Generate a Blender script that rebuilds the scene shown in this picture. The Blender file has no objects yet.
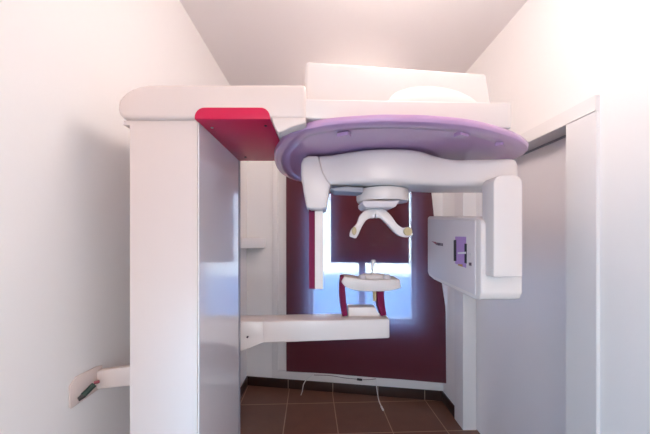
import bpy, bmesh, math, random
from mathutils import Vector, Matrix
random.seed(4)
S = bpy.context.scene
COL = S.collection
H = 1.45; F = 290.0; CX = 322.0; CY = 240.0      # eye height, focal length in pixels, principal point

def P(px, py, Y):                                # a point seen at a pixel, at depth Y
    return Vector(((px-CX)*Y/F, Y, H-(py-CY)*Y/F))

# ---------------------------------------------------------------- materials
def mat(name, col, rough=0.5, coat=0.0, spec=0.5, metal=0.0, bump=0.0, bscale=60.0, var=0.0, vscale=4.0, coat_rough=0.05):
    m = bpy.data.materials.new(name); m.use_nodes = True
    nt = m.node_tree; b = nt.nodes['Principled BSDF']
    b.inputs['Base Color'].default_value = (*col, 1)
    b.inputs['Roughness'].default_value = rough
    b.inputs['Metallic'].default_value = metal
    b.inputs['Specular IOR Level'].default_value = spec
    b.inputs['Coat Weight'].default_value = coat
    b.inputs['Coat Roughness'].default_value = coat_rough
    tc = nt.nodes.new('ShaderNodeTexCoord')
    if var > 0:
        n = nt.nodes.new('ShaderNodeTexNoise'); n.inputs['Scale'].default_value = vscale; n.inputs['Detail'].default_value = 4
        mx = nt.nodes.new('ShaderNodeMix'); mx.data_type = 'RGBA'
        mx.inputs[6].default_value = (*[c*(1-var) for c in col], 1)
        mx.inputs[7].default_value = (*[min(1, c*(1+var)) for c in col], 1)
        nt.links.new(tc.outputs['Object'], n.inputs['Vector'])
        nt.links.new(n.outputs['Fac'], mx.inputs[0]); nt.links.new(mx.outputs[2], b.inputs['Base Color'])
    if bump > 0:
        n2 = nt.nodes.new('ShaderNodeTexNoise'); n2.inputs['Scale'].default_value = bscale; n2.inputs['Detail'].default_value = 5
        bp = nt.nodes.new('ShaderNodeBump'); bp.inputs['Strength'].default_value = bump; bp.inputs['Distance'].default_value = 0.004
        nt.links.new(tc.outputs['Object'], n2.inputs['Vector'])
        nt.links.new(n2.outputs['Fac'], bp.inputs['Height']); nt.links.new(bp.outputs['Normal'], b.inputs['Normal'])
    return m

M = {}
M['wall'] = mat('white_plaster', (0.88, 0.85, 0.835), 0.75, bump=0.12, bscale=35, var=0.012, vscale=2)
M['ceiling'] = mat('ceiling_paint', (0.90, 0.845, 0.83), 0.8, bump=0.1, bscale=50)
M['trim'] = mat('white_lacquer', (0.80, 0.77, 0.76), 0.35, var=0.01)
M['door'] = mat('door_laminate', (0.86, 0.82, 0.83), 0.3, bump=0.05, bscale=6)
M['shell'] = mat('machine_shell', (0.73, 0.61, 0.565), 0.42, coat=0.2, coat_rough=0.2, var=0.008)
M['shell2'] = mat('machine_shell_gloss', (0.75, 0.665, 0.63), 0.36, coat=0.35, coat_rough=0.15)
M['gloss'] = mat('column_side_gloss', (0.86, 0.82, 0.84), 0.18, coat=1.0, coat_rough=0.03)
M['panel'] = mat('tube_head_panel', (0.64, 0.57, 0.58), 0.4, coat=0.2)
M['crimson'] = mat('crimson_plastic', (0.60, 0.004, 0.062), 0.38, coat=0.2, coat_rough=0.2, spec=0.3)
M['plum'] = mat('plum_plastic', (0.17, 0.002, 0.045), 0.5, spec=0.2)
M['lilac'] = mat('lilac_plastic', (0.53, 0.30, 0.50), 0.28, coat=0.6, coat_rough=0.08)
M['lilac_sticker'] = mat('lilac_sticker', (0.42, 0.24, 0.53), 0.5)
M['dark'] = mat('dark_rubber', (0.015, 0.012, 0.016), 0.5)
M['ink'] = mat('dark_print', (0.10, 0.06, 0.08), 0.6)
M['redink'] = mat('red_print', (0.32, 0.07, 0.10), 0.6)
M['amber'] = mat('amber_print', (0.45, 0.22, 0.04), 0.5)
M['steel'] = mat('brushed_steel', (0.45, 0.44, 0.44), 0.35, metal=1.0)
M['beige'] = mat('beige_pad', (0.52, 0.40, 0.22), 0.6, bump=0.1)
M['green'] = mat('green_patina_bolt', (0.03, 0.06, 0.05), 0.45, metal=0.3, var=0.3, vscale=80)
M['cable'] = mat('white_cable', (0.72, 0.70, 0.70), 0.45)
M['greyshell'] = mat('grey_underside', (0.30, 0.30, 0.34), 0.4)
M['baseb'] = mat('brown_skirting', (0.040, 0.018, 0.014), 0.3, var=0.2, vscale=12)
M['grout'] = mat('skirting_grout', (0.38, 0.29, 0.24), 0.8)
M['shutter'] = mat('shutter_slats', (0.16, 0.05, 0.045), 0.7)
M['lampglass'] = mat('lamp_glass', (0.9, 0.88, 0.85), 0.5)

def tile_mat():
    m = bpy.data.materials.new('brown_floor_tiles'); m.use_nodes = True
    nt = m.node_tree; b = nt.nodes['Principled BSDF']; L = nt.links
    tc = nt.nodes.new('ShaderNodeTexCoord'); mp = nt.nodes.new('ShaderNodeMapping')
    mp.vector_type = 'TEXTURE'
    mp.inputs['Location'].default_value = (0.122, 2.17, 0); mp.inputs['Rotation'].default_value = (0, 0, 0.04)
    L.new(tc.outputs['Object'], mp.inputs['Vector'])
    br = nt.nodes.new('ShaderNodeTexBrick'); br.offset = 0; br.squash = 1
    br.inputs['Scale'].default_value = 1; br.inputs['Brick Width'].default_value = 0.414; br.inputs['Row Height'].default_value = 0.414
    br.inputs['Mortar Size'].default_value = 0.0034; br.inputs['Mortar Smooth'].default_value = 0.1; br.inputs['Bias'].default_value = 0
    br.inputs['Color1'].default_value = (0.15, 0.066, 0.041, 1); br.inputs['Color2'].default_value = (0.17, 0.075, 0.047, 1)
    br.inputs['Mortar'].default_value = (0.42, 0.27, 0.20, 1)
    L.new(mp.outputs[0], br.inputs['Vector'])
    n = nt.nodes.new('ShaderNodeTexNoise'); n.inputs['Scale'].default_value = 9; n.inputs['Detail'].default_value = 6
    L.new(tc.outputs['Object'], n.inputs['Vector'])
    mx = nt.nodes.new('ShaderNodeMix'); mx.data_type = 'RGBA'; mx.blend_type = 'MULTIPLY'
    mx.inputs[0].default_value = 0.5
    cr = nt.nodes.new('ShaderNodeValToRGB'); cr.color_ramp.elements[0].color = (0.55, 0.5, 0.5, 1); cr.color_ramp.elements[1].color = (1.2, 1.2, 1.2, 1)
    L.new(n.outputs['Fac'], cr.inputs[0]); L.new(br.outputs['Color'], mx.inputs[6]); L.new(cr.outputs[0], mx.inputs[7])
    L.new(mx.outputs[2], b.inputs['Base Color'])
    b.inputs['Roughness'].default_value = 0.36
    bp = nt.nodes.new('ShaderNodeBump'); bp.inputs['Strength'].default_value = 0.3; bp.inputs['Distance'].default_value = 0.002; bp.invert = True
    L.new(br.outputs['Fac'], bp.inputs['Height']); L.new(bp.outputs[0], b.inputs['Normal'])
    return m
M['tiles'] = tile_mat()

def fabric_mat():
    m = bpy.data.materials.new('burgundy_screen_fabric'); m.use_nodes = True
    nt = m.node_tree; L = nt.links; b = nt.nodes['Principled BSDF']; out = nt.nodes['Material Output']
    b.inputs['Base Color'].default_value = (0.10, 0.0125, 0.019, 1); b.inputs['Roughness'].default_value = 0.6; b.inputs['Specular IOR Level'].default_value = 0.2
    b.inputs['Sheen Weight'].default_value = 0.0
    tc = nt.nodes.new('ShaderNodeTexCoord'); w = nt.nodes.new('ShaderNodeTexWave'); w.inputs['Scale'].default_value = 90
    w.bands_direction = 'Z'; w.inputs['Distortion'].default_value = 1.5
    L.new(tc.outputs['Object'], w.inputs['Vector'])
    bp = nt.nodes.new('ShaderNodeBump'); bp.inputs['Strength'].default_value = 0.2; bp.inputs['Distance'].default_value = 0.001
    L.new(w.outputs['Fac'], bp.inputs['Height']); L.new(bp.outputs[0], b.inputs['Normal'])
    tl = nt.nodes.new('ShaderNodeBsdfTranslucent'); tl.inputs['Color'].default_value = (0.22, 0.27, 0.42, 1)
    tr = nt.nodes.new('ShaderNodeBsdfTransparent'); tr.inputs['Color'].default_value = (1, 1, 1, 1)
    m1 = nt.nodes.new('ShaderNodeMixShader'); m1.inputs[0].default_value = 0.10
    m2 = nt.nodes.new('ShaderNodeMixShader'); m2.inputs[0].default_value = 0.05
    L.new(b.outputs[0], m1.inputs[1]); L.new(tl.outputs[0], m1.inputs[2])
    L.new(m1.outputs[0], m2.inputs[1]); L.new(tr.outputs[0], m2.inputs[2]); L.new(m2.outputs[0], out.inputs['Surface'])
    return m
M['fabric'] = fabric_mat()

def glass_mat():
    m = bpy.data.materials.new('window_glass'); m.use_nodes = True
    nt = m.node_tree; out = nt.nodes['Material Output']; nt.nodes.remove(nt.nodes['Principled BSDF'])
    t = nt.nodes.new('ShaderNodeBsdfTransparent'); t.inputs[0].default_value = (0.93, 0.96, 0.98, 1)
    g = nt.nodes.new('ShaderNodeBsdfGlossy'); g.inputs['Roughness'].default_value = 0.02
    mx = nt.nodes.new('ShaderNodeMixShader'); mx.inputs[0].default_value = 0.06
    nt.links.new(t.outputs[0], mx.inputs[1]); nt.links.new(g.outputs[0], mx.inputs[2]); nt.links.new(mx.outputs[0], out.inputs[0])
    return m
M['glass'] = glass_mat()

def lamp_mat():
    m = bpy.data.materials.new('lamp_diffuser'); m.use_nodes = True
    b = m.node_tree.nodes['Principled BSDF']
    b.inputs['Base Color'].default_value = (0.9, 0.88, 0.85, 1)
    b.inputs['Emission Color'].default_value = (1, 0.86, 0.78, 1); b.inputs['Emission Strength'].default_value = 3
    return m
M['diffuser'] = lamp_mat()
M['fillpane'] = mat('fill_glow_pane', (0.6, 0.75, 0.85), 0.5)  # self-lit blue pane for the added side fill
M['fillpane'].node_tree.nodes['Principled BSDF'].inputs['Emission Color'].default_value = (0.3, 0.65, 1, 1)
M['fillpane'].node_tree.nodes['Principled BSDF'].inputs['Emission Strength'].default_value = 1.5

# ---------------------------------------------------------------- mesh helpers
def bev(bm, w, seg=3, ang=0.5):
    if w <= 0: return bm
    bm.edges.ensure_lookup_table()
    es = [e for e in bm.edges if len(e.link_faces) == 2 and e.calc_face_angle(0) > ang]
    bmesh.ops.bevel(bm, geom=es, offset=w, segments=seg, profile=0.5, affect='EDGES', clamp_overlap=True)
    return bm

def box(x0, x1, y0, y1, z0, z1, w=0.0, seg=3, bm=None):
    b2 = bmesh.new()
    vs = [b2.verts.new((x, y, z)) for z in (z0, z1) for x, y in ((x0, y0), (x1, y0), (x1, y1), (x0, y1))]
    for f in ((3, 2, 1, 0), (4, 5, 6, 7), (0, 1, 5, 4), (1, 2, 6, 5), (2, 3, 7, 6), (3, 0, 4, 7)):
        b2.faces.new([vs[i] for i in f])
    bev(b2, w, seg)
    return merge(bm, b2)

def merge(bm, b2):
    if bm is None: return b2
    me = bpy.data.meshes.new('tmp'); b2.to_mesh(me); b2.free(); bm.from_mesh(me); bpy.data.meshes.remove(me)
    return bm

def hexa(pts, w=0.0, seg=3, bm=None):
    """eight corners: bottom ring of four, then top ring of four"""
    b2 = bmesh.new(); vs = [b2.verts.new(p) for p in pts]
    for f in ((3, 2, 1, 0), (4, 5, 6, 7), (0, 1, 5, 4), (1, 2, 6, 5), (2, 3, 7, 6), (3, 0, 4, 7)):
        b2.faces.new([vs[i] for i in f])
    bmesh.ops.recalc_face_normals(b2, faces=b2.faces[:]); bev(b2, w, seg)
    return merge(bm, b2)

def prism(pts, axis, a, b, w=0.0, seg=3, bm=None, ang=0.5):
    """2D outline swept along an axis between a and b.  axis X: pts=(y,z); Y: (x,z); Z: (x,y)"""
    def v(p, t):
        return {'X': (t, p[0], p[1]), 'Y': (p[0], t, p[1]), 'Z': (p[0], p[1], t)}[axis]
    b2 = bmesh.new()
    A = [b2.verts.new(v(p, a)) for p in pts]; B = [b2.verts.new(v(p, b)) for p in pts]
    n = len(pts)
    b2.faces.new(A); b2.faces.new(B[::-1])
    for i in range(n): b2.faces.new((A[i], B[i], B[(i+1) % n], A[(i+1) % n]))
    bmesh.ops.recalc_face_normals(b2, faces=b2.faces[:]); bev(b2, w, seg, ang)
    return merge(bm, b2)

def rrect(x0, x1, y0, y1, r, n=6):
    """rounded rectangle outline; r may be a 4-tuple (bl, br, tr, tl)"""
    if not isinstance(r, tuple): r = (r,)*4
    out = []
    for (cx, cy, a0, rr) in ((x0, y0, 180, r[0]), (x1, y0, 270, r[1]), (x1, y1, 0, r[2]), (x0, y1, 90, r[3])):
        ox = cx + (rr if cx == x0 else -rr); oy = cy + (rr if cy == y0 else -rr)
        if rr < 1e-5: out.append((cx, cy)); continue
        for k in range(n+1):
            a = math.radians(a0 + 90*k/n); out.append((ox+rr*math.cos(a), oy+rr*math.sin(a)))
    return out

def cyl(c, r, h, axis='Z', n=32, w=0.0, r2=None, bm=None, sx=1.0, sy=1.0):
    b2 = bmesh.new()
    bmesh.ops.create_cone(b2, cap_ends=True, segments=n, radius1=r, radius2=r if r2 is None else r2, depth=h)
    if axis == 'X': bmesh.ops.rotate(b2, verts=b2.verts, matrix=Matrix.Rotation(math.pi/2, 3, 'Y'))
    if axis == 'Y': bmesh.ops.rotate(b2, verts=b2.verts, matrix=Matrix.Rotation(math.pi/2, 3, 'X'))
    bmesh.ops.scale(b2, vec=(sx, sy, 1), verts=b2.verts)
    bev(b2, w, 3, 0.7)
    bmesh.ops.translate(b2, vec=c, verts=b2.verts)
    return merge(bm, b2)

def lathe(prof, c, n=96, sx=1.0, sy=1.0, bm=None):
    """closed or open (r,z) profile around a vertical axis"""
    b2 = bmesh.new(); rings = []
    for r, z in prof:
        if r < 1e-6: rings.append([b2.verts.new((0, 0, z))])
        else: rings.append([b2.verts.new((r*sx*math.cos(2*math.pi*k/n), r*sy*math.sin(2*math.pi*k/n), z)) for k in range(n)])
    for a, b in zip(rings, rings[1:]):
        for k in range(n):
            k2 = (k+1) % n
            if len(a) == 1: b2.faces.new((a[0], b[k], b[k2]))
            elif len(b) == 1: b2.faces.new((a[k], a[k2], b[0]))
            else: b2.faces.new((a[k], a[k2], b[k2], b[k]))
    bmesh.ops.recalc_face_normals(b2, faces=b2.faces[:])
    bmesh.ops.translate(b2, vec=c, verts=b2.verts)
    return merge(bm, b2)

def catmull(pts, n=8):
    pts = [Vector(p) for p in pts]; out = []
    Q = [pts[0]*2-pts[1]] + pts + [pts[-1]*2-pts[-2]]
    for i in range(1, len(Q)-2):
        for k in range(n):
            t = k/n; a, b, c, d = Q[i-1], Q[i], Q[i+1], Q[i+2]
            out.append(0.5*((2*b)+(c-a)*t+(2*a-5*b+4*c-d)*t*t+(3*b-a-3*c+d)*t**3))
    out.append(pts[-1]); return out

def tube(pts, r, n=10, smooth=6, bm=None, flat=1.0):
    pts = catmull(pts, smooth) if smooth else [Vector(p) for p in pts]
    b2 = bmesh.new(); rings = []; up = Vector((0, 0, 1))
    for i, p in enumerate(pts):
        t = (pts[min(i+1, len(pts)-1)] - pts[max(i-1, 0)]).normalized()
        s = t.cross(up)
        if s.length < 1e-3: s = Vector((1, 0, 0))
        s.normalize(); u = s.cross(t).normalized()
        rr = r[0] + (r[1]-r[0])*i/(len(pts)-1) if isinstance(r, tuple) else r
        rings.append([b2.verts.new(p + s*rr*math.cos(2*math.pi*k/n) + u*rr*flat*math.sin(2*math.pi*k/n)) for k in range(n)])
    for a, b in zip(rings, rings[1:]):
        for k in range(n): b2.faces.new((a[k], a[(k+1) % n], b[(k+1) % n], b[k]))
    b2.faces.new(rings[0]); b2.faces.new(rings[-1])
    bmesh.ops.recalc_face_normals(b2, faces=b2.faces[:])
    return merge(bm, b2)

def stroke(pts, widths, axis, a, b, w=0.0, smooth=5, bm=None):
    """2D polyline thickened to an outline and swept: curved arms of real thickness"""
    P3 = catmull([(p[0], p[1], wd) for p, wd in zip(pts, widths)], smooth)
    L, R = [], []
    for i, p in enumerate(P3):
        q = P3[min(i+1, len(P3)-1)] - P3[max(i-1, 0)]
        t = Vector((q.x, q.y)).normalized(); n = Vector((-t.y, t.x))
        L.append((p.x+n.x*p.z/2, p.y+n.y*p.z/2)); R.append((p.x-n.x*p.z/2, p.y-n.y*p.z/2))
    return prism(L + R[::-1], axis, a, b, w, 2, bm, ang=1.0)

def obj(name, bm, m, parent=None, smooth=True):
    me = bpy.data.meshes.new(name); bm.to_mesh(me); bm.free()
    o = bpy.data.objects.new(name, me); COL.objects.link(o)
    me.materials.append(M[m] if isinstance(m, str) else m)
    if smooth:
        for p in me.polygons: p.use_smooth = True
        try: me.set_sharp_from_angle(angle=math.radians(35))
        except Exception: pass
    if parent: o.parent = parent; o.matrix_parent_inverse = parent.matrix_world.inverted() if parent.type != 'EMPTY' else Matrix.Translation(-parent.location)
    return o

def tag(o, label, cat, group=None):
    o['label'] = label; o['category'] = cat
    if group: o['group'] = group
    return o
def thing(name, label, cat, loc):
    o = bpy.data.objects.new(name, None); COL.objects.link(o); o.location = loc; o.empty_display_size = 0.1
    return tag(o, label, cat)
def struct(name, bm, m, parent=None, smooth=False):
    o = obj(name, bm, m, parent, smooth)
    if parent is None: o['kind'] = 'structure'
    return o

# ---------------------------------------------------------------- room
XL, XR, YR, HC = -0.755, 1.09, -1.6, 2.72
BL, BR = Vector((XL, 2.908)), Vector((XR, 2.62))
UD = (BR-BL).normalized(); UN = Vector((UD.y, -UD.x))       # along the back wall; normal into the room
WLEN = (BR-BL).length
def bu(px, off=0.0):                                        # distance along the back wall at a pixel column
    k = (px-CX)/F; o = BL + UN*off
    return (k*o.y - o.x)/(UD.x - k*UD.y)
def bz(px, py, off=0.0):
    u = bu(px, off); Y = (BL+UN*off+UD*u).y
    return H-(py-CY)*Y/F
def BW(u, off, z):                                          # back wall frame -> world
    q = BL + UD*u + UN*off
    return Vector((q.x, q.y, z))
def bbox(u0, u1, o0, o1, z0, z1, w=0.0, bm=None):           # box in the back wall's frame
    return hexa([BW(u0, o0, z0), BW(u1, o0, z0), BW(u1, o1, z0), BW(u0, o1, z0),
                 BW(u0, o0, z1), BW(u1, o0, z1), BW(u1, o1, z1), BW(u0, o1, z1)], w, 2, bm)

struct('floor', box(XL-0.1, XR+0.25, YR-0.1, 3.1, -0.08, 0), 'tiles')
struct('ceiling', box(XL-0.1, XR+0.25, YR-0.1, 3.1, HC, HC+0.08), 'ceiling')
struct('wall_left', box(XL-0.1, XL, YR-0.1, 3.05, 0, HC), 'wall')
# back wall with its window opening
u0, u1 = bu(309), bu(416); zt, zb = bz(362, 188), bz(362, 322)
bm = bbox(-0.05, u0, -0.16, 0, 0, HC); bbox(u1, WLEN+0.2, -0.16, 0, 0, HC, bm=bm)
bbox(u0, u1, -0.16, 0, 0, zb, bm=bm); bbox(u0, u1, -0.16, 0, zt, HC, bm=bm)
struct('wall_back', bm, 'wall')
# right wall with the sliding door's opening
DY0, DY1, DZ = 1.267, 2.225, 1.957
bm = box(XR, XR+0.16, YR-0.1, DY0, 0, HC); box(XR, XR+0.16, DY1, 2.85, 0, HC, bm=bm); box(XR, XR+0.16, DY0, DY1, DZ+0.02, HC, bm=bm)
struct('wall_right', bm, 'wall')
# rear wall (behind the camera) with an opening for the added window
bm = box(XL-0.1, 0.3, YR-0.1, YR, 0, HC); box(0.75, XR+0.16, YR-0.1, YR, 0, HC, bm=bm)
box(0.3, 0.75, YR-0.1, YR, 1.3, HC, bm=bm); box(0.3, 0.75, YR-0.1, YR, 0, 0.85, bm=bm)
struct('wall_rear', bm, 'wall')

# door: recessed sliding panel, casing
d = struct('door_1', box(XR+0.09, XR+0.13, DY0-0.02, DY1+0.0, 0.006, 1.975, 0.003), 'door', smooth=True)
struct('door_shade_line', box(XR+0.083, XR+0.089, DY0, DY1, 1.946, 1.956), 'greyshell', d)  # grey strip drawn for the shade line in the gap above the door
CO = XR-0.014
bm = box(CO, XR+0.088, DY0-0.0, DY0+0.012, 0, DZ)                      # jamb lining, near
box(CO, XR+0.088, DY1-0.012, DY1, 0, DZ, bm=bm)                        # far
box(CO, XR+0.088, DY0, DY1, DZ, DZ+0.015, bm=bm)                       # head lining
struct('trim_1', bm, 'trim')
bm = box(CO, XR-0.0005, DY0-0.13, DY0, 0, DZ, 0.003)
struct('trim_2', bm, 'trim', smooth=True)
struct('trim_3', box(CO, XR-0.0005, DY1, DY1+0.13, 0, DZ, 0.003), 'trim', smooth=True)
struct('trim_4', box(CO-0.004, XR-0.0005, DY0-0.13, DY1+0.13, DZ+0.001, DZ+0.062, 0.004), 'trim', smooth=True)

# skirting
def skirting(name, pts, h=0.088, t=0.012, joints=()):
    (a, b) = [Vector(p) for p in pts]; dd = (b-a).normalized(); nn = Vector((dd.y, -dd.x))
    def pt(s, o, z):
        q = a+dd*s+nn*o; return Vector((q.x, q.y, z))
    def bx(s0, s1, o0, o1, z0, z1, w):
        return hexa([pt(s0, o0, z0), pt(s1, o0, z0), pt(s1, o1, z0), pt(s0, o1, z0), pt(s0, o0, z1), pt(s1, o0, z1), pt(s1, o1, z1), pt(s0, o1, z1)], w, 2)
    L = (b-a).length
    o = struct(name, bx(0, L, 0, t, 0, h, 0.002), 'baseb', smooth=True)
    for s in joints:
        if 0 < s < L: struct('grout_joint', bx(s-0.003, s+0.003, t-0.002, t+0.0012, 0, h, 0), 'grout', o)
skirting('baseboard_back', (BL, BR), joints=[bu(p) for p in (288.5, 333, 378, 424.5)])
skirting('baseboard_left', ((XL, YR), (XL, 2.90)), joints=[4.2-0.2, 4.0-0.41])
skirting('baseboard_right', ((XR, 2.63), (XR, DY1+0.131)), joints=[])
skirting('baseboard_rear', ((XR, DY0-0.131), (XR, YR)), joints=[])

# window in the back wall: lining frame, sashes, glass, half-lowered shutter, architrave
w = struct('window_1', bbox(u0, u0+0.03, -0.13, -0.05, zb, zt, 0.003), 'trim')
fr = bbox(u1-0.03, u1, -0.13, -0.05, zb, zt, 0.003); bbox(u0, u1, -0.13, -0.05, zb, zb+0.03, 0.003, bm=fr); bbox(u0, u1, -0.13, -0.05, zt-0.03, zt, 0.003, bm=fr)
struct('window_frame', fr, 'trim', w)
um = bu(362)
struct('mullion', bbox(um-0.03, um+0.03, -0.12, -0.05, zb+0.03, zt-0.03, 0.003), 'trim', w)
struct('pane', bbox(u0+0.03, um-0.03, -0.10, -0.095, zb+0.03, zt-0.03), 'glass', w)
struct('pane', bbox(um+0.03, u1-0.03, -0.10, -0.095, zb+0.03, zt-0.03), 'glass', w)
us0, us1, zs = bu(330.5), bu(409.5), bz(362, 263)
sh = None
k = zs
while k < zt:
    sh = bbox(us0, us1, -0.040, -0.026, k, min(k+0.042, zt), 0.003, bm=sh); k += 0.0425
struct('shutter', sh, 'shutter', w, smooth=True)
# white surround behind the blind
ua, ub = bu(272.5), bu(451); za, zt2 = bz(362, 376), 2.5
bm = bbox(ua, ua+0.06, 0.0005, 0.016, 0.13, zt2, 0.003)
bbox(ub-0.06, ub, 0.0005, 0.016, 0.13, zt2, 0.003, bm=bm); bbox(ua, ub, 0.0005, 0.018, 0.10, 0.172, 0.003, bm=bm)
bbox(ua, ub, 0.0005, 0.016, zt2-0.06, zt2, 0.003, bm=bm)
struct('trim_5', bm, 'trim', smooth=True)

# added unseen window behind the camera, lets sky light in
w2 = box(0.3, 0.34, YR-0.09, YR-0.02, 0.85, 1.3, 0.004); box(0.71, 0.75, YR-0.09, YR-0.02, 0.85, 1.3, 0.004, bm=w2)
box(0.34, 0.71, YR-0.09, YR-0.02, 1.26, 1.3, 0.004, bm=w2); box(0.34, 0.71, YR-0.09, YR-0.02, 0.85, 0.89, 0.004, bm=w2)
w2 = struct('fill_window_rear', w2, 'trim', smooth=True)
struct('pane', box(0.34, 0.71, YR-0.06, YR-0.055, 0.89, 1.26), 'glass', w2)

# added unseen fill panel low on the left wall, framed like glazing
fw = box(XL+0.0005, XL+0.02, -0.42, -0.36, 0.13, 1.17, 0.003); box(XL+0.0005, XL+0.02, 0.36, 0.42, 0.13, 1.17, 0.003, bm=fw)
box(XL+0.0005, XL+0.02, -0.36, 0.36, 1.11, 1.17, 0.003, bm=fw); box(XL+0.0005, XL+0.02, -0.36, 0.36, 0.13, 0.19, 0.003, bm=fw)
fw = struct('fill_window_side', fw, 'trim', smooth=True)
struct('pane', box(XL+0.002, XL+0.008, -0.36, 0.36, 0.19, 1.11), 'fillpane', fw)

# ---------------------------------------------------------------- roller blind
bl = thing('roller_blind', 'burgundy roller blind hanging over the back window with daylight glowing through', 'blind', BW(bu(362), 0.06, 2.44))
def blind_surface():
    b2 = bmesh.new(); nu, nv = 34, 40; rows = []
    L0, L1 = bu(286.0, 0.06), bu(286.5, 0.06)
    R0, R1 = bu(423, 0.06), bu(455, 0.09)
    zt_, zl, zr = 2.43, bz(287, 371.3, 0.06), bz(450, 383.3, 0.09)
    for j in range(nv+1):
        t = j/nv; row = []
        l = L0+(L1-L0)*t; r = min(R0+(R1-R0)*t + 0.006*math.sin(t*9), bu(446, 0.09)-0.004*(1-t))
        for i in range(nu+1):
            s = i/nu; u = l+(r-l)*s; zb_ = zl+(zr-zl)*s
            z = zt_+(zb_-zt_)*t
            off = 0.06 + 0.03*t*s*s + 0.004*math.sin(6*s+3*t)*t + 0.003*math.sin(13*s-5*t)*t
            row.append(b2.verts.new(BW(u, off, z)))
        rows.append(row)
    for j in range(nv):
        for i in range(nu): b2.faces.new((rows[j][i], rows[j+1][i], rows[j+1][i+1], rows[j][i+1]))
    bmesh.ops.recalc_face_normals(b2, faces=b2.faces[:])
    return b2
o = obj('fabric', blind_surface(), 'fabric', bl)
def on_wall_tube(u_a, u_b, off, z, r):
    return tube([BW(u_a, off, z), BW(u_b, off, z)], r, 20, 0)
obj('roller_tube', on_wall_tube(bu(284, .06)-0.01, bu(426, .06)+0.01, 0.06, 2.46, 0.022), 'steel', bl)
for uu in (bu(284, .06)-0.018, bu(426, .06)+0.012):
    obj('bracket', bbox(uu, uu+0.006, 0.016, 0.085, 2.43, 2.49, 0.001), 'trim', bl)

# ---------------------------------------------------------------- corner shelf behind the column
yc = 2.84
so = prism([(XL+0.0006, 2.892), (XL+0.0006, 2.62), (XL+0.03, 2.61), (XL+0.135, 2.74), (XL+0.20, 2.866)], 'Z', 1.372, 1.468, 0.008)
tag(obj('corner_shelf', so, 'trim'), 'small white corner shelf on the wall between column and blind', 'shelf')

# ---------------------------------------------------------------- cables at the foot of the window
def wp(px, py, off):
    u = bu(px, off); return BW(u, off, bz(px, py, off))
def fl(px, py, z=0.006):
    Y = (H-z)*F/(py-CY); return Vector(((px-CX)*Y/F, Y, z))
c1 = tube([wp(313, 374, .024), wp(311, 376, .028), wp(307, 379, .03), wp(303.5, 384.5, .03), fl(302.3, 391, .01), fl(301, 395)], 0.0042)
tag(obj('power_cable', c1, 'cable'), 'short white cable drooping over the skirting, left below the blind', 'cable')
cb = thing('power_cable', 'longer white cable hanging to the floor tiles, right below the blind', 'cable', fl(383, 409, 0.01))
obj('cord', tube([wp(376, 379, .024), wp(376.3, 383, .028), wp(377, 390, .03), wp(377.6, 394, .032), fl(379, 401, .008), fl(381.5, 407, .006)], 0.0042), 'cable', cb)
obj('plug', tube([fl(381.3, 406.5, .008), fl(383.2, 410, .008)], 0.008, 12, 0), 'cable', cb)
ct = thing('coupler_cable', 'thin grey cable with a black inline coupler lying along the window ledge', 'cable', wp(359.5, 379.5, .024))
obj('cord', tube([wp(314, 375, .022), wp(330, 375.6, .023), wp(345, 378, .023), wp(357, 379.2, .024)], 0.0025, 8), 'ink', ct)
obj('cord', tube([wp(362, 379.8, .024), wp(370, 379.6, .023), wp(376, 378.8, .0225)], 0.0025, 8), 'ink', ct)
obj('coupler', tube([wp(357, 379.3, .026), wp(362.2, 379.9, .026)], 0.0105, 12, 0), 'dark', ct)

# ---------------------------------------------------------------- the X-ray machine
mc = thing('panoramic_xray_machine', 'white dental panoramic x-ray machine with lilac canopy and crimson details', 'x-ray machine', (-0.49, 1.12, 0))
CX0, CX1, CYF, CYB = -0.596, -0.388, 0.90, 1.36
ZC = 1.829
col = obj('column', box(CX0, CX1, CYF, CYB, 0.02, ZC, 0.006), 'shell', mc)
obj('side_panel', box(CX1-0.002, CX1+0.004, CYF+0.006, CYB-0.026, 0.05, ZC-0.004, 0.002), 'gloss', col)
obj('rear_trim', box(CX1-0.001, CX1+0.006, CYB-0.024, CYB-0.002, 0.05, ZC-0.004, 0.002), 'greyshell', col)
obj('foot_plate', box(CX0-0.03, CX1+0.03, CYF-0.03, CYB+0.03, 0, 0.02, 0.004), 'shell', col)

# overhead arm: rounded front outline, swept in depth
AY = 0.885
def az(py): return H-(py-CY)*AY/F
def ax(px): return (px-CX)*AY/F
out = [(ax(a), az(b)) for a, b in ((306, 118.5), (129, 118.5), (122, 117.5), (118.5, 114), (117, 109), (117.2, 104), (118.5, 99.5), (121.5, 95.5), (126, 91.5), (132, 88), (139, 85.7), (148, 84.3), (160, 84), (306, 84))]
oa = obj('overhead_arm', prism(out, 'Y', AY, 1.345, 0.012, 4, ang=0.9), 'shell', mc)
obj('end_cap', box(ax(117)+0.006, CX0-0.0015, AY+0.02, 1.33, az(122.5), az(117.8), 0.004), 'shell', oa)
obj('fairing', prism([(ax(a), az(b)) for a, b in ((306, 117), (271.5, 117), (272.5, 121), (274.5, 127), (278, 132.5), (283, 131), (290, 127.5), (298, 125), (306, 123))], 'Y', AY+0.001, 0.93, 0.004, 3, ang=0.9), 'shell', oa)
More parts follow.
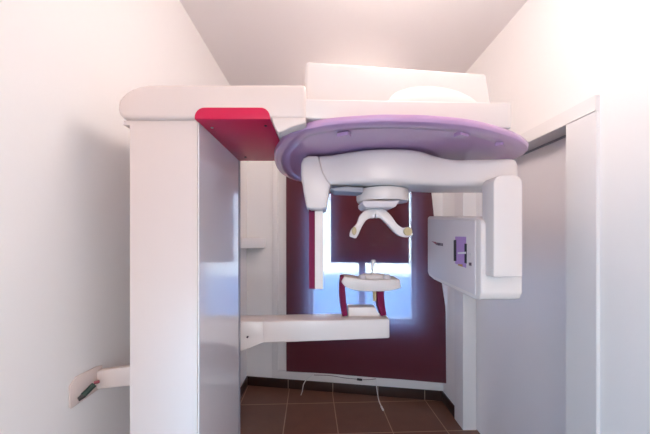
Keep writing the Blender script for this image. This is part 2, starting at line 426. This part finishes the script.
# crimson cover set into the arm
ca, cb_ = ax(195), ax(270)
lip = prism(rrect(ca, cb_, az(119.5), az(108), (0.0, 0.0, 0.028, 0.03), 8), 'Y', AY-0.004, AY+0.03, 0.0015)
cc = obj('crimson_cover', lip, 'crimson', mc)
pl = [(CX1+0.001, AY-0.002), (cb_, AY-0.002), (cb_+0.002, 1.12), (cb_+0.02, 1.24), (cb_+0.05, 1.345), (CX1+0.001, 1.345)]
obj('underside_plate', prism(pl, 'Z', az(119.6)-0.0005, az(119.6)+0.012, 0.001), 'crimson', cc)
for (px, py, Y) in ((262, 127, 0.93), (247, 149, 1.28), (213, 127, .945)):
    q = P(px, py, Y)
    x_ = {262: cb_-0.022, 247: CX1+0.05, 213: CX1+0.03}[px]
    obj('screw', cyl((x_, Y, az(119.6)-0.0012), 0.0045, 0.004, 'Z', 14, 0.0006), 'dark' if px != 213 else 'steel', cc)

# lilac canopy: a dished round plate
DZB = 1.799
CPL = [(-.142,1.036),(-.098,.958),(-.050,.918),(.025,.882),(.144,.860),(.235,.857),(.327,.864),(.464,.895),(.605,.962),(.715,1.035),(.800,1.125),(.840,1.25),(.805,1.48),(.64,1.70),(.32,1.80),(0,1.81),(-.14,1.74),(-.205,1.6),(-.222,1.43),(-.198,1.20)]
def closed_curve(pts, n=8):
    out = []; m_ = len(pts)
    for i in range(m_):
        a, b, c, d_ = [Vector(pts[(i+k) % m_]) for k in (-1, 0, 1, 2)]
        for k in range(n):
            t = k/n; out.append(0.5*((2*b)+(c-a)*t+(2*a-5*b+4*c-d_)*t*t+(3*b-a-3*c+d_)*t**3))
    return out
def dished(pts, prof):
    pts = closed_curve(pts); n = len(pts); b2 = bmesh.new(); rings = []
    nr = []
    for i in range(n):
        t = (pts[(i+1) % n]-pts[i-1]).normalized(); nr.append(Vector((-t.y, t.x)))      # inward for a counter-clockwise outline
    for d_, z in prof: rings.append([b2.verts.new((p.x+q.x*d_, p.y+q.y*d_, z)) for p, q in zip(pts, nr)])
    for a, b in zip(rings, rings[1:]):
        for k in range(n): b2.faces.new((a[k], a[(k+1) % n], b[(k+1) % n], b[k]))
    b2.faces.new(rings[0]); b2.faces.new(rings[-1])
    bmesh.ops.recalc_face_normals(b2, faces=b2.faces[:])
    return b2
prof = [(0.075, DZB+0.007), (0.062, DZB+0.006), (0.052, DZB+0.001), (0.012, DZB), (0.004, DZB+0.003), (0, DZB+0.009), (0, DZB+0.017), (0.003, DZB+0.023), (0.012, DZB+0.025), (0.03, DZB+0.026)]
can = obj('canopy', dished(CPL, prof), 'lilac', mc)
DC = Vector((0.28, 1.35))
for (a_, r_) in ((math.radians(-65), 0.43), (math.radians(-38), 0.47), (math.radians(-118), 0.44)):
    px_, py_ = DC.x+r_*math.cos(a_), DC.y+r_*math.sin(a_)
    bm = box(-0.02, 0.02, -0.013, 0.013, -0.007, 0.004, 0.003)
    bmesh.ops.rotate(bm, verts=bm.verts, matrix=Matrix.Rotation(a_+math.pi/2, 3, 'Z')); bmesh.ops.translate(bm, verts=bm.verts, vec=(px_, py_, DZB))
    obj('clip', bm, 'lilac', can)

# white housings above the canopy
zb0 = DZB+0.0255
hl = [(ax(304), .892, zb0), (.634, .970, zb0), (.634, 1.60, zb0), (ax(304), 1.60, zb0),
      (ax(304), .892, 1.884), (.634, .970, 1.910), (.634, 1.60, 1.910), (ax(304), 1.60, 1.884)]
hs = obj('lower_housing', hexa(hl, 0.005), 'shell2', mc)
t0, t1 = P(305, 60, 0.92), P(487, 73, 1.03)
b0, b1 = P(303, 99, 0.915), P(494, 100, 1.01)
hp = [(b0.x, .915, 1.87), (b1.x, 1.010, 1.87), (b1.x, 1.58, 1.87), (b0.x, 1.58, 1.87),
      (t0.x, .92, t0.z), (t1.x, 1.030, t1.z), (t1.x-0.01, 1.56, t1.z), (t0.x, 1.56, t0.z)]
uh = obj('upper_housing', hexa(hp, 0.014, 4), 'shell2', mc)
obj('bearing_dome', lathe([(0, 2.102)]+[(0.425*math.sin(a), 1.882+0.22*math.cos(a)) for a in [math.radians(d_) for d_ in range(8, 91, 5)]]+[(0.425, 1.881), (0, 1.881)], (0.315, 1.372, 0), 128, 1.12), 'shell2', uh)

# rotating arm (C-arm) under the canopy
def arm_section():
    b2 = bmesh.new(); rings = []
    # stations: x, front y, top z, bottom z, rear y
    st = [(-0.088, 1.235, 1.772, 1.700, 1.30), (-0.075, 1.20, 1.790, 1.685, 1.36), (-0.02, 1.185, 1.796, 1.676, 1.40), (0.05, 1.165, 1.797, 1.674, 1.42), (0.12, 1.13, 1.799, 1.671, 1.44),
          (0.20, 1.105, 1.800, 1.669, 1.45), (0.30, 1.10, 1.800, 1.667, 1.45), (0.38, 1.115, 1.796, 1.665, 1.45), (0.46, 1.135, 1.780, 1.664, 1.42), (0.54, 1.14, 1.770, 1.663, 1.38),
          (0.66, 1.12, 1.767, 1.660, 1.34), (0.735, 1.11, 1.765, 1.660, 1.31), (0.762, 1.13, 1.755, 1.672, 1.28)]
    P3 = catmull([(a, b, c) for a, b, c, d_, e in st], 4); Q3 = catmull([(a, d_, e) for a, b, c, d_, e in st], 4)
    for p, q in zip(P3, Q3):
        x, yf, zt_ = p; zb_, yr = q.y, min(q.z, p.y+0.19); r = 0.022; ring = []
        h = zt_-zb_; r = min(r, h*0.3)
        for (cy, cz, a0) in ((yf+r, zb_+r, 180), (yr-r, zb_+r, 270), (yr-r, zt_-r, 0), (yf+r, zt_-r, 90)):
            for k in range(5):
                a = math.radians(a0+90*k/4); ring.append(b2.verts.new((x, cy+r*math.cos(a), cz+r*math.sin(a))))
        rings.append(ring)
    n = len(rings[0])
    for a, b in zip(rings, rings[1:]):
        for k in range(n): b2.faces.new((a[k], a[(k+1) % n], b[(k+1) % n], b[k]))
    b2.faces.new(rings[0]); b2.faces.new(rings[-1])
    bmesh.ops.recalc_face_normals(b2, faces=b2.faces[:])
    return b2
ra = obj('rotating_arm', arm_section(), 'shell2', mc)
# left shoulder and sensor
SY = 1.17
def sp(px, py): return ((px-CX)*SY/F, H-(py-CY)*SY/F)
shp = [sp(301, 163), sp(303, 158), sp(308, 155.5), sp(318, 155.2), sp(319.5, 160), sp(323, 172), sp(331, 185), sp(329, 192), sp(328, 200), sp(326.5, 207), sp(322, 209.5), sp(311, 209.5), sp(306.5, 207), sp(303.5, 192), sp(301, 175)]
ss = obj('sensor_shoulder', prism(shp, 'Y', SY, SY+0.21, 0.01, 3, ang=0.9), 'shell2', mc)
sx0, sx1, sx2 = (309-CX)*1.22/F, (315-CX)*1.22/F, (323.2-CX)*1.22/F
zt_, zb_ = H+(240-207)*1.22/F, H-(289-240)*1.22/F
se = obj('sensor', box(sx1, sx2, 1.215, 1.36, zb_, zt_, 0.005), 'shell2', mc)
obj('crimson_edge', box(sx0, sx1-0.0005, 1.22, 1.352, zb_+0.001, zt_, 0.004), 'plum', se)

# tube head on the right
XN, XF = 0.577, 0.545
def th(y, z): return (y, z)
side = [(1.50, 1.562), (1.49, 1.572), (1.09, 1.537), (1.06, 1.526), (1.05, 1.51), (1.05, 1.256), (1.062, 1.234), (1.09, 1.225), (1.43, 1.255), (1.485, 1.268), (1.50, 1.286)]
bm = prism(side, 'X', 0.0, 0.150, 0.012, 3, ang=0.35)
for v in bm.verts: v.co.x += XN + (XF-XN)*(v.co.y-1.05)/0.45
hd = obj('tube_head', bm, 'shell2', mc)
def panel_x(y): return XN + (XF-XN)*(y-1.05)/0.45
bm = prism([(1.485, 1.556), (1.085, 1.522), (1.085, 1.245), (1.43, 1.272), (1.485, 1.29)], 'X', -0.003, 0.004, 0.001)
for v in bm.verts: v.co.x += panel_x(v.co.y)
pn = obj('face_panel', bm, 'panel', hd)
def onp(px, py, lift=0.0):                                   # pixel -> point on the head's inner face
    k = (px-CX)/F; a = (XF-XN)/0.45; Y = (XN-a*1.05)/(k-a)
    return Y, H-(py-CY)*Y/F
def decal(name, pix, m, lift, par=pn):
    pts = [onp(*q) for q in pix]
    b = prism(pts, 'X', -0.003-lift, -0.001, 0)
    for v in b.verts: v.co.x += panel_x(v.co.y)
    return obj(name, b, m, par, smooth=False)
s_ = decal('control_label', [(456, 236.5), (467, 236.8), (467, 268), (456, 263.5)], 'lilac_sticker', 0.0006, hd)
decal('display_strip', [(454.8, 240), (457.2, 240), (457.2, 261), (454.8, 261)], 'dark', 0.002, s_)
decal('display_strip', [(465.7, 243.5), (467.6, 243.7), (467.6, 263.5), (465.7, 263)], 'dark', 0.002, s_)
decal('white_marking', [(459, 252.3), (467.4, 251.8), (467.4, 253.8), (459, 254)], 'cable', 0.0025, s_)
decal('amber_marking', [(459, 264), (463.5, 264.3), (463.5, 266.8), (459, 265.4)], 'amber', 0.0015, s_)
decal('button', [(470, 262.5), (472.3, 262.6), (472.3, 265.8), (470, 265.5)], 'ink', 0.0015, s_)
decal('button', [(470, 253), (471.6, 253), (471.6, 256), (470, 256)], 'panel', 0.002, s_)
# dark emblem and lettering strokes left of the label
decal('emblem', [(432, 241.2), (436.5, 242), (439.2, 244.4), (436, 244), (434.3, 242.6)], 'redink', 0.0006, hd)
for (a_, b_, t_, bt) in ((436.6, 437.4, 242.4, 245.0), (437.8, 438.4, 242.4, 245.3), (440.6, 441.3, 242.9, 245.8), (441.7, 442.4, 243.1, 245.9), (442.8, 443.6, 243.3, 246.1)):
    decal('lettering', [(a_, t_), (b_, t_), (b_, bt), (a_, bt)], 'ink', 0.0006, hd)
rg = [(439.5+1.1*math.cos(a), 244.2+1.6*math.sin(a)) for a in [i*math.pi/5 for i in range(10)]]
decal('lettering', rg, 'ink', 0.0006, hd)
# sleeve that hangs from the rotating arm in front of the head
XA, XB = 0.592, 0.692
sl = prism(rrect(XA, XB, H-(277-240)*1.0/F, H+(240-175)*1.0/F, (0.004, 0.004, 0.03, 0.03), 7), 'Y', 1.0, 1.075, 0.008, 3, ang=0.9)
obj('head_sleeve', sl, 'shell2', mc)

# head support below the rotor
RY = 1.20
def hx(px, Y=RY): return (px-CX)*Y/F
def hz(py, Y=RY): return H-(py-CY)*Y/F
cx_ = (hx(358.5)+hx(412))/2; rr_ = (hx(412)-hx(358.5))/2
rt = obj('rotor_hub', lathe([(0, hz(188)), (rr_*0.97, hz(188)), (rr_, hz(190)), (rr_, hz(198)), (rr_*0.97, hz(200.5)), (0, hz(201))][::-1], (cx_, RY+0.06, 0), 64), 'shell2', mc)
obj('shadow_gap', lathe([(0, 1.69), (rr_*0.92, 1.69), (rr_*0.92, hz(189)), (0, hz(189))][::-1], (cx_, RY+0.06, 0), 64), 'dark', rt)
obj('lower_plate', prism([(hx(361), hz(202)), (hx(397), hz(202)), (hx(393), hz(207.5)), (hx(391), hz(209)), (hx(364), hz(209)), (hx(361), hz(206))], 'Y', RY-0.05, RY+0.10, 0.005), 'panel', rt)
obj('side_slide', prism([(hx(330), hz(190)), (hx(345), hz(188)), (hx(362), hz(189)), (hx(362), hz(194)), (hx(335), hz(193))], 'Y', RY-0.04, RY+0.06, 0.004), 'greyshell', rt)
def clampside(pts, ws, pad, padr, name_sx):
    a = obj('temple_clamp', stroke([(hx(a_), hz(b_)) for a_, b_ in pts], [hx(w_)-hx(0) for w_ in ws], 'Y', RY, RY+0.028, 0.005), 'shell2', mc)
    obj('temple_pad', cyl((hx(pad[0]), RY-0.003, hz(pad[1])), padr, 0.016, 'Y', 24, 0.003, sx=name_sx), 'beige', a)
clampside([(375.1, 213.3), (369.5, 213.5), (363.5, 217.5), (359.5, 225), (355, 232), (353, 237.5)], [9.5, 9.5, 8, 6, 8.5, 6.5], (354, 231), 0.017, 0.55)
clampside([(375.7, 213.3), (382, 213.5), (388.5, 219), (394.5, 226.5), (401, 231.5), (407.5, 232.3), (412, 231)], [9.5, 9.5, 8.5, 7.5, 8.5, 10, 8], (407.5, 231.5), 0.0175, 1.0)
obj('stem', box(hx(372.5), hx(377.8), RY+0.002, RY+0.03, hz(214), hz(208), 0.002), 'shell2', rt)

# lower arm and chin rest
yl0, yl1 = 1.385, 1.47
lx0, lx1 = (236-CX)*1.385/F, (389.8-CX)*1.47/F
hp = [(lx0, yl0, .951), (lx1, yl1, .951), (lx1, yl1+.13, .951), (lx0, yl0+.13, .951),
      (lx0, yl0, 1.058), (lx1, yl1, 1.050), (lx1, yl1+.13, 1.050), (lx0, yl0+.13, 1.058)]
la = obj('lower_arm', hexa(hp, 0.008, 3), 'shell2', mc)
def lz(px, py, Y=1.384): return ((px-CX)*Y/F, H-(py-CY)*Y/F)
bm = prism([lz(229, 321.5), lz(240, 321.5), lz(262, 322.2), lz(263, 343.5), lz(252, 347.5), lz(240, 352), lz(229, 352)], 'Y', 1.383, 1.50, 0.004, 2, ang=0.2)
for v in bm.verts: v.co.y += (v.co.x-lx0)*0.085/(lx1-lx0)
obj('root_block', bm, 'shell2', la)
obj('screw', cyl(((247.5-CX)*1.37/F, 1.370, H-(337-240)*1.37/F), 0.004, 0.012, 'Y', 16, 0.001), 'dark', la)
KY = 1.50
def kx(px): return (px-CX)*KY/F
def kz(py): return H-(py-CY)*KY/F
cr = obj('chin_rest', stroke([(kx(342.5), kz(279)), (kx(349), kz(282.5)), (kx(360), kz(285)), (kx(376), kz(285.7)), (kx(390), kz(285)), (kx(400.5), kz(283.5))], [kx(328), kx(333), kx(334), kx(333.5), kx(333.5), kx(331)], 'Y', KY-0.005, KY+0.13, 0.006), 'shell2', mc)
obj('chin_cup', lathe([(0, kz(281)), (0.055, kz(280.5)), (0.06, kz(278.5)), (0.052, kz(275.5)), (0.03, kz(277.5)), (0, kz(278.5))], (kx(375), KY+0.06, 0), 40, 1.1, 0.9), 'shell2', cr)
for a_ in (363, 388):
    obj('handgrip_pad', lathe([(0, kz(281)), (0.020, kz(280.5)), (0.022, kz(278)), (0.016, kz(275.5)), (0, kz(275))], (kx(a_), KY+0.03, 0), 24, 1.0, 1.0), 'panel', cr)
obj('bite_rod', tube([(kx(374.5), KY+0.06, kz(280)), (kx(374.5), KY+0.06, kz(268)), (kx(375), KY+0.06, kz(263))], 0.006, 12, 4), 'shell2', cr)
obj('bite_piece', prism([(kx(373), kz(264)), (kx(377.5), kz(263)), (kx(377), kz(260.5)), (kx(374), kz(260.5))], 'Y', KY+0.045, KY+0.075, 0.002), 'shell2', cr)
obj('height_rod', box(kx(374.2), kx(377.4), KY+0.03, KY+0.046, kz(302.5), kz(289), 0.002), 'beige', cr)
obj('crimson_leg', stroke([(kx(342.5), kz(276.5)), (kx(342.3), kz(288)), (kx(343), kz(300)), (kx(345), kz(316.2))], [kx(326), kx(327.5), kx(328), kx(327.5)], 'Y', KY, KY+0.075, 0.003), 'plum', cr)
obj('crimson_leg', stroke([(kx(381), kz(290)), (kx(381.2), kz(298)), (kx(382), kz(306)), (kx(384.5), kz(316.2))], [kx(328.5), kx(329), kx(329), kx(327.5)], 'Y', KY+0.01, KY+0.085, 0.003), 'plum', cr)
rb_ = obj('rest_block', hexa([(kx(348.5), KY+.015, 1.047), (kx(381), KY+.015, 1.047), (kx(381), KY+.095, 1.047), (kx(348.5), KY+.095, 1.047),
      (kx(348.5), KY+.02, 1.098), (kx(376), KY+.02, 1.098), (kx(376), KY+.09, 1.098), (kx(348.5), KY+.09, 1.098)], 0.004), 'shell2', cr)

# wall bracket
wb = obj('wall_bracket', hexa([(XL+0.004, .965, .953), (CX0+.001, 1.00, .953), (CX0+.001, 1.02, .953), (XL+0.004, .99, .953),
      (XL+0.004, .965, 1.012), (CX0+.001, 1.00, 1.026), (CX0+.001, 1.02, 1.026), (XL+0.004, .99, 1.012)], 0.003), 'shell', mc)
obj('wall_plate', prism([(.862, 1.015), (.885, 1.033), (.96, 1.030), (.99, 1.024), (.99, .950), (.93, .947), (.868, .945), (.862, .952)], 'X', XL+0.0008, XL+0.006, 0.002), 'shell', wb)
obj('bolt', tube([(XL+0.012, .902, .966), (XL+0.024, .930, .986)], 0.0085, 12, 0), 'green', wb)
obj('bolt', tube([(XL+0.005, .892, .960), (XL+0.016, .903, .967)], 0.007, 6, 0), 'dark', wb)
obj('nut', tube([(XL+0.014, .943, .985), (XL+0.026, .950, .987)], 0.005, 6, 0), 'redink', wb)

# ---------------------------------------------------------------- ceiling lamps: one above the frame, one added to brighten the back
for lx, ly, lab in ((0.33, 0.95, 'white globe ceiling lamp hanging above the machine, over the top of the frame'), (0.25, 2.3, 'added white globe ceiling lamp, unseen behind the machine housing')):
    lp = thing('ceiling_lamp', lab, 'lamp', (lx, ly, HC))
    obj('lamp_base', cyl((lx, ly, HC-0.0105), 0.07, 0.02, 'Z', 48, 0.004), 'trim', lp)
    obj('lamp_stem', cyl((lx, ly, HC-0.10), 0.012, 0.165, 'Z', 16), 'steel', lp)
    obj('lamp_shade', lathe([(0, HC-0.38)]+[(0.1*math.sin(a), HC-0.28-0.1*math.cos(a)) for a in [math.radians(d_) for d_ in range(12, 169, 12)]]+[(0, HC-0.18)], (lx, ly, 0), 40), 'diffuser', lp)

# ---------------------------------------------------------------- lights, world, camera
def area(name, loc, rot, sx, sy, power, col):
    l = bpy.data.lights.new(name, 'AREA'); l.shape = 'RECTANGLE'; l.size = sx; l.size_y = sy; l.energy = power; l.color = col
    o = bpy.data.objects.new(name, l); COL.objects.link(o); o.location = loc; o.rotation_euler = rot
    return o
R = math.radians
def bulb(name, loc, power, col, rad=0.11):
    l = bpy.data.lights.new(name, 'POINT'); l.energy = power; l.color = col; l.shadow_soft_size = rad
    o = bpy.data.objects.new(name, l); COL.objects.link(o); o.location = loc
bulb('lamp_light', (0.33, 0.95, HC-0.28), 100, (1.0, 0.87, 0.81))
bulb('lamp_light', (0.25, 2.3, HC-0.28), 30, (1.0, 0.80, 0.72))  # bulb of the added back lamp, brightens the far room
area('fill_side', (XL+0.03, 0.0, 0.65), (0, R(-90), 0), 0.9, 0.7, 9, (0.22, 0.62, 1.0))  # added blue fill from the left, tints the lower door
area('fill_rear_cool', (0.15, YR+0.02, 0.4), (R(90), 0, 0), 1.3, 0.7, 3, (0.25, 0.75, 1.0))  # added cool fill low at the rear wall, no source built
area('fill_rear_warm', (0.15, YR+0.05, 2.0), (R(100), 0, 0), 1.4, 0.8, 22, (1.0, 0.87, 0.79))  # added warm frontal fill at the rear wall, no fixture built

W = bpy.data.worlds.new('sky'); S.world = W; W.use_nodes = True
bg = W.node_tree.nodes['Background']; bg.inputs[1].default_value = 24
nt = W.node_tree; tc = nt.nodes.new('ShaderNodeTexCoord'); sx = nt.nodes.new('ShaderNodeSeparateXYZ'); mr = nt.nodes.new('ShaderNodeMapRange'); cr = nt.nodes.new('ShaderNodeValToRGB')
mr.inputs['From Min'].default_value = -0.5; mr.inputs['From Max'].default_value = 0.5
nt.links.new(tc.outputs['Generated'], sx.inputs[0]); nt.links.new(sx.outputs['Z'], mr.inputs['Value']); nt.links.new(mr.outputs[0], cr.inputs[0]); nt.links.new(cr.outputs[0], bg.inputs[0])
e = cr.color_ramp.elements                                  # dim ground, hazy bright horizon, blue sky
e[0].position = 0.0; e[0].color = (0.05, 0.09, 0.20, 1); e[1].position = 1.0; e[1].color = (0.42, 0.66, 1.0, 1)
for p_, c_ in ((0.33, (0.16, 0.32, 0.62, 1)), (0.375, (0.22, 0.40, 0.70, 1)), (0.395, (1.0, 1.15, 1.25, 1)), (0.55, (0.9, 1.05, 1.2, 1))):
    q = e.new(p_); q.color = c_

cam = bpy.data.cameras.new('camera'); co = bpy.data.objects.new('camera', cam); COL.objects.link(co)
co.location = (0, 0, H); co.rotation_euler = (R(90), 0, 0)
cam.sensor_width = 36; cam.lens = F/650*36; cam.shift_x = (325-CX)/650; cam.shift_y = (CY-217)/650
cam.clip_start = 0.02
S.camera = co
S.view_settings.view_transform = 'Standard'; S.view_settings.look = 'None'; S.view_settings.gamma = 1
S.view_settings.exposure = 0.08; S.view_settings.use_curve_mapping = False
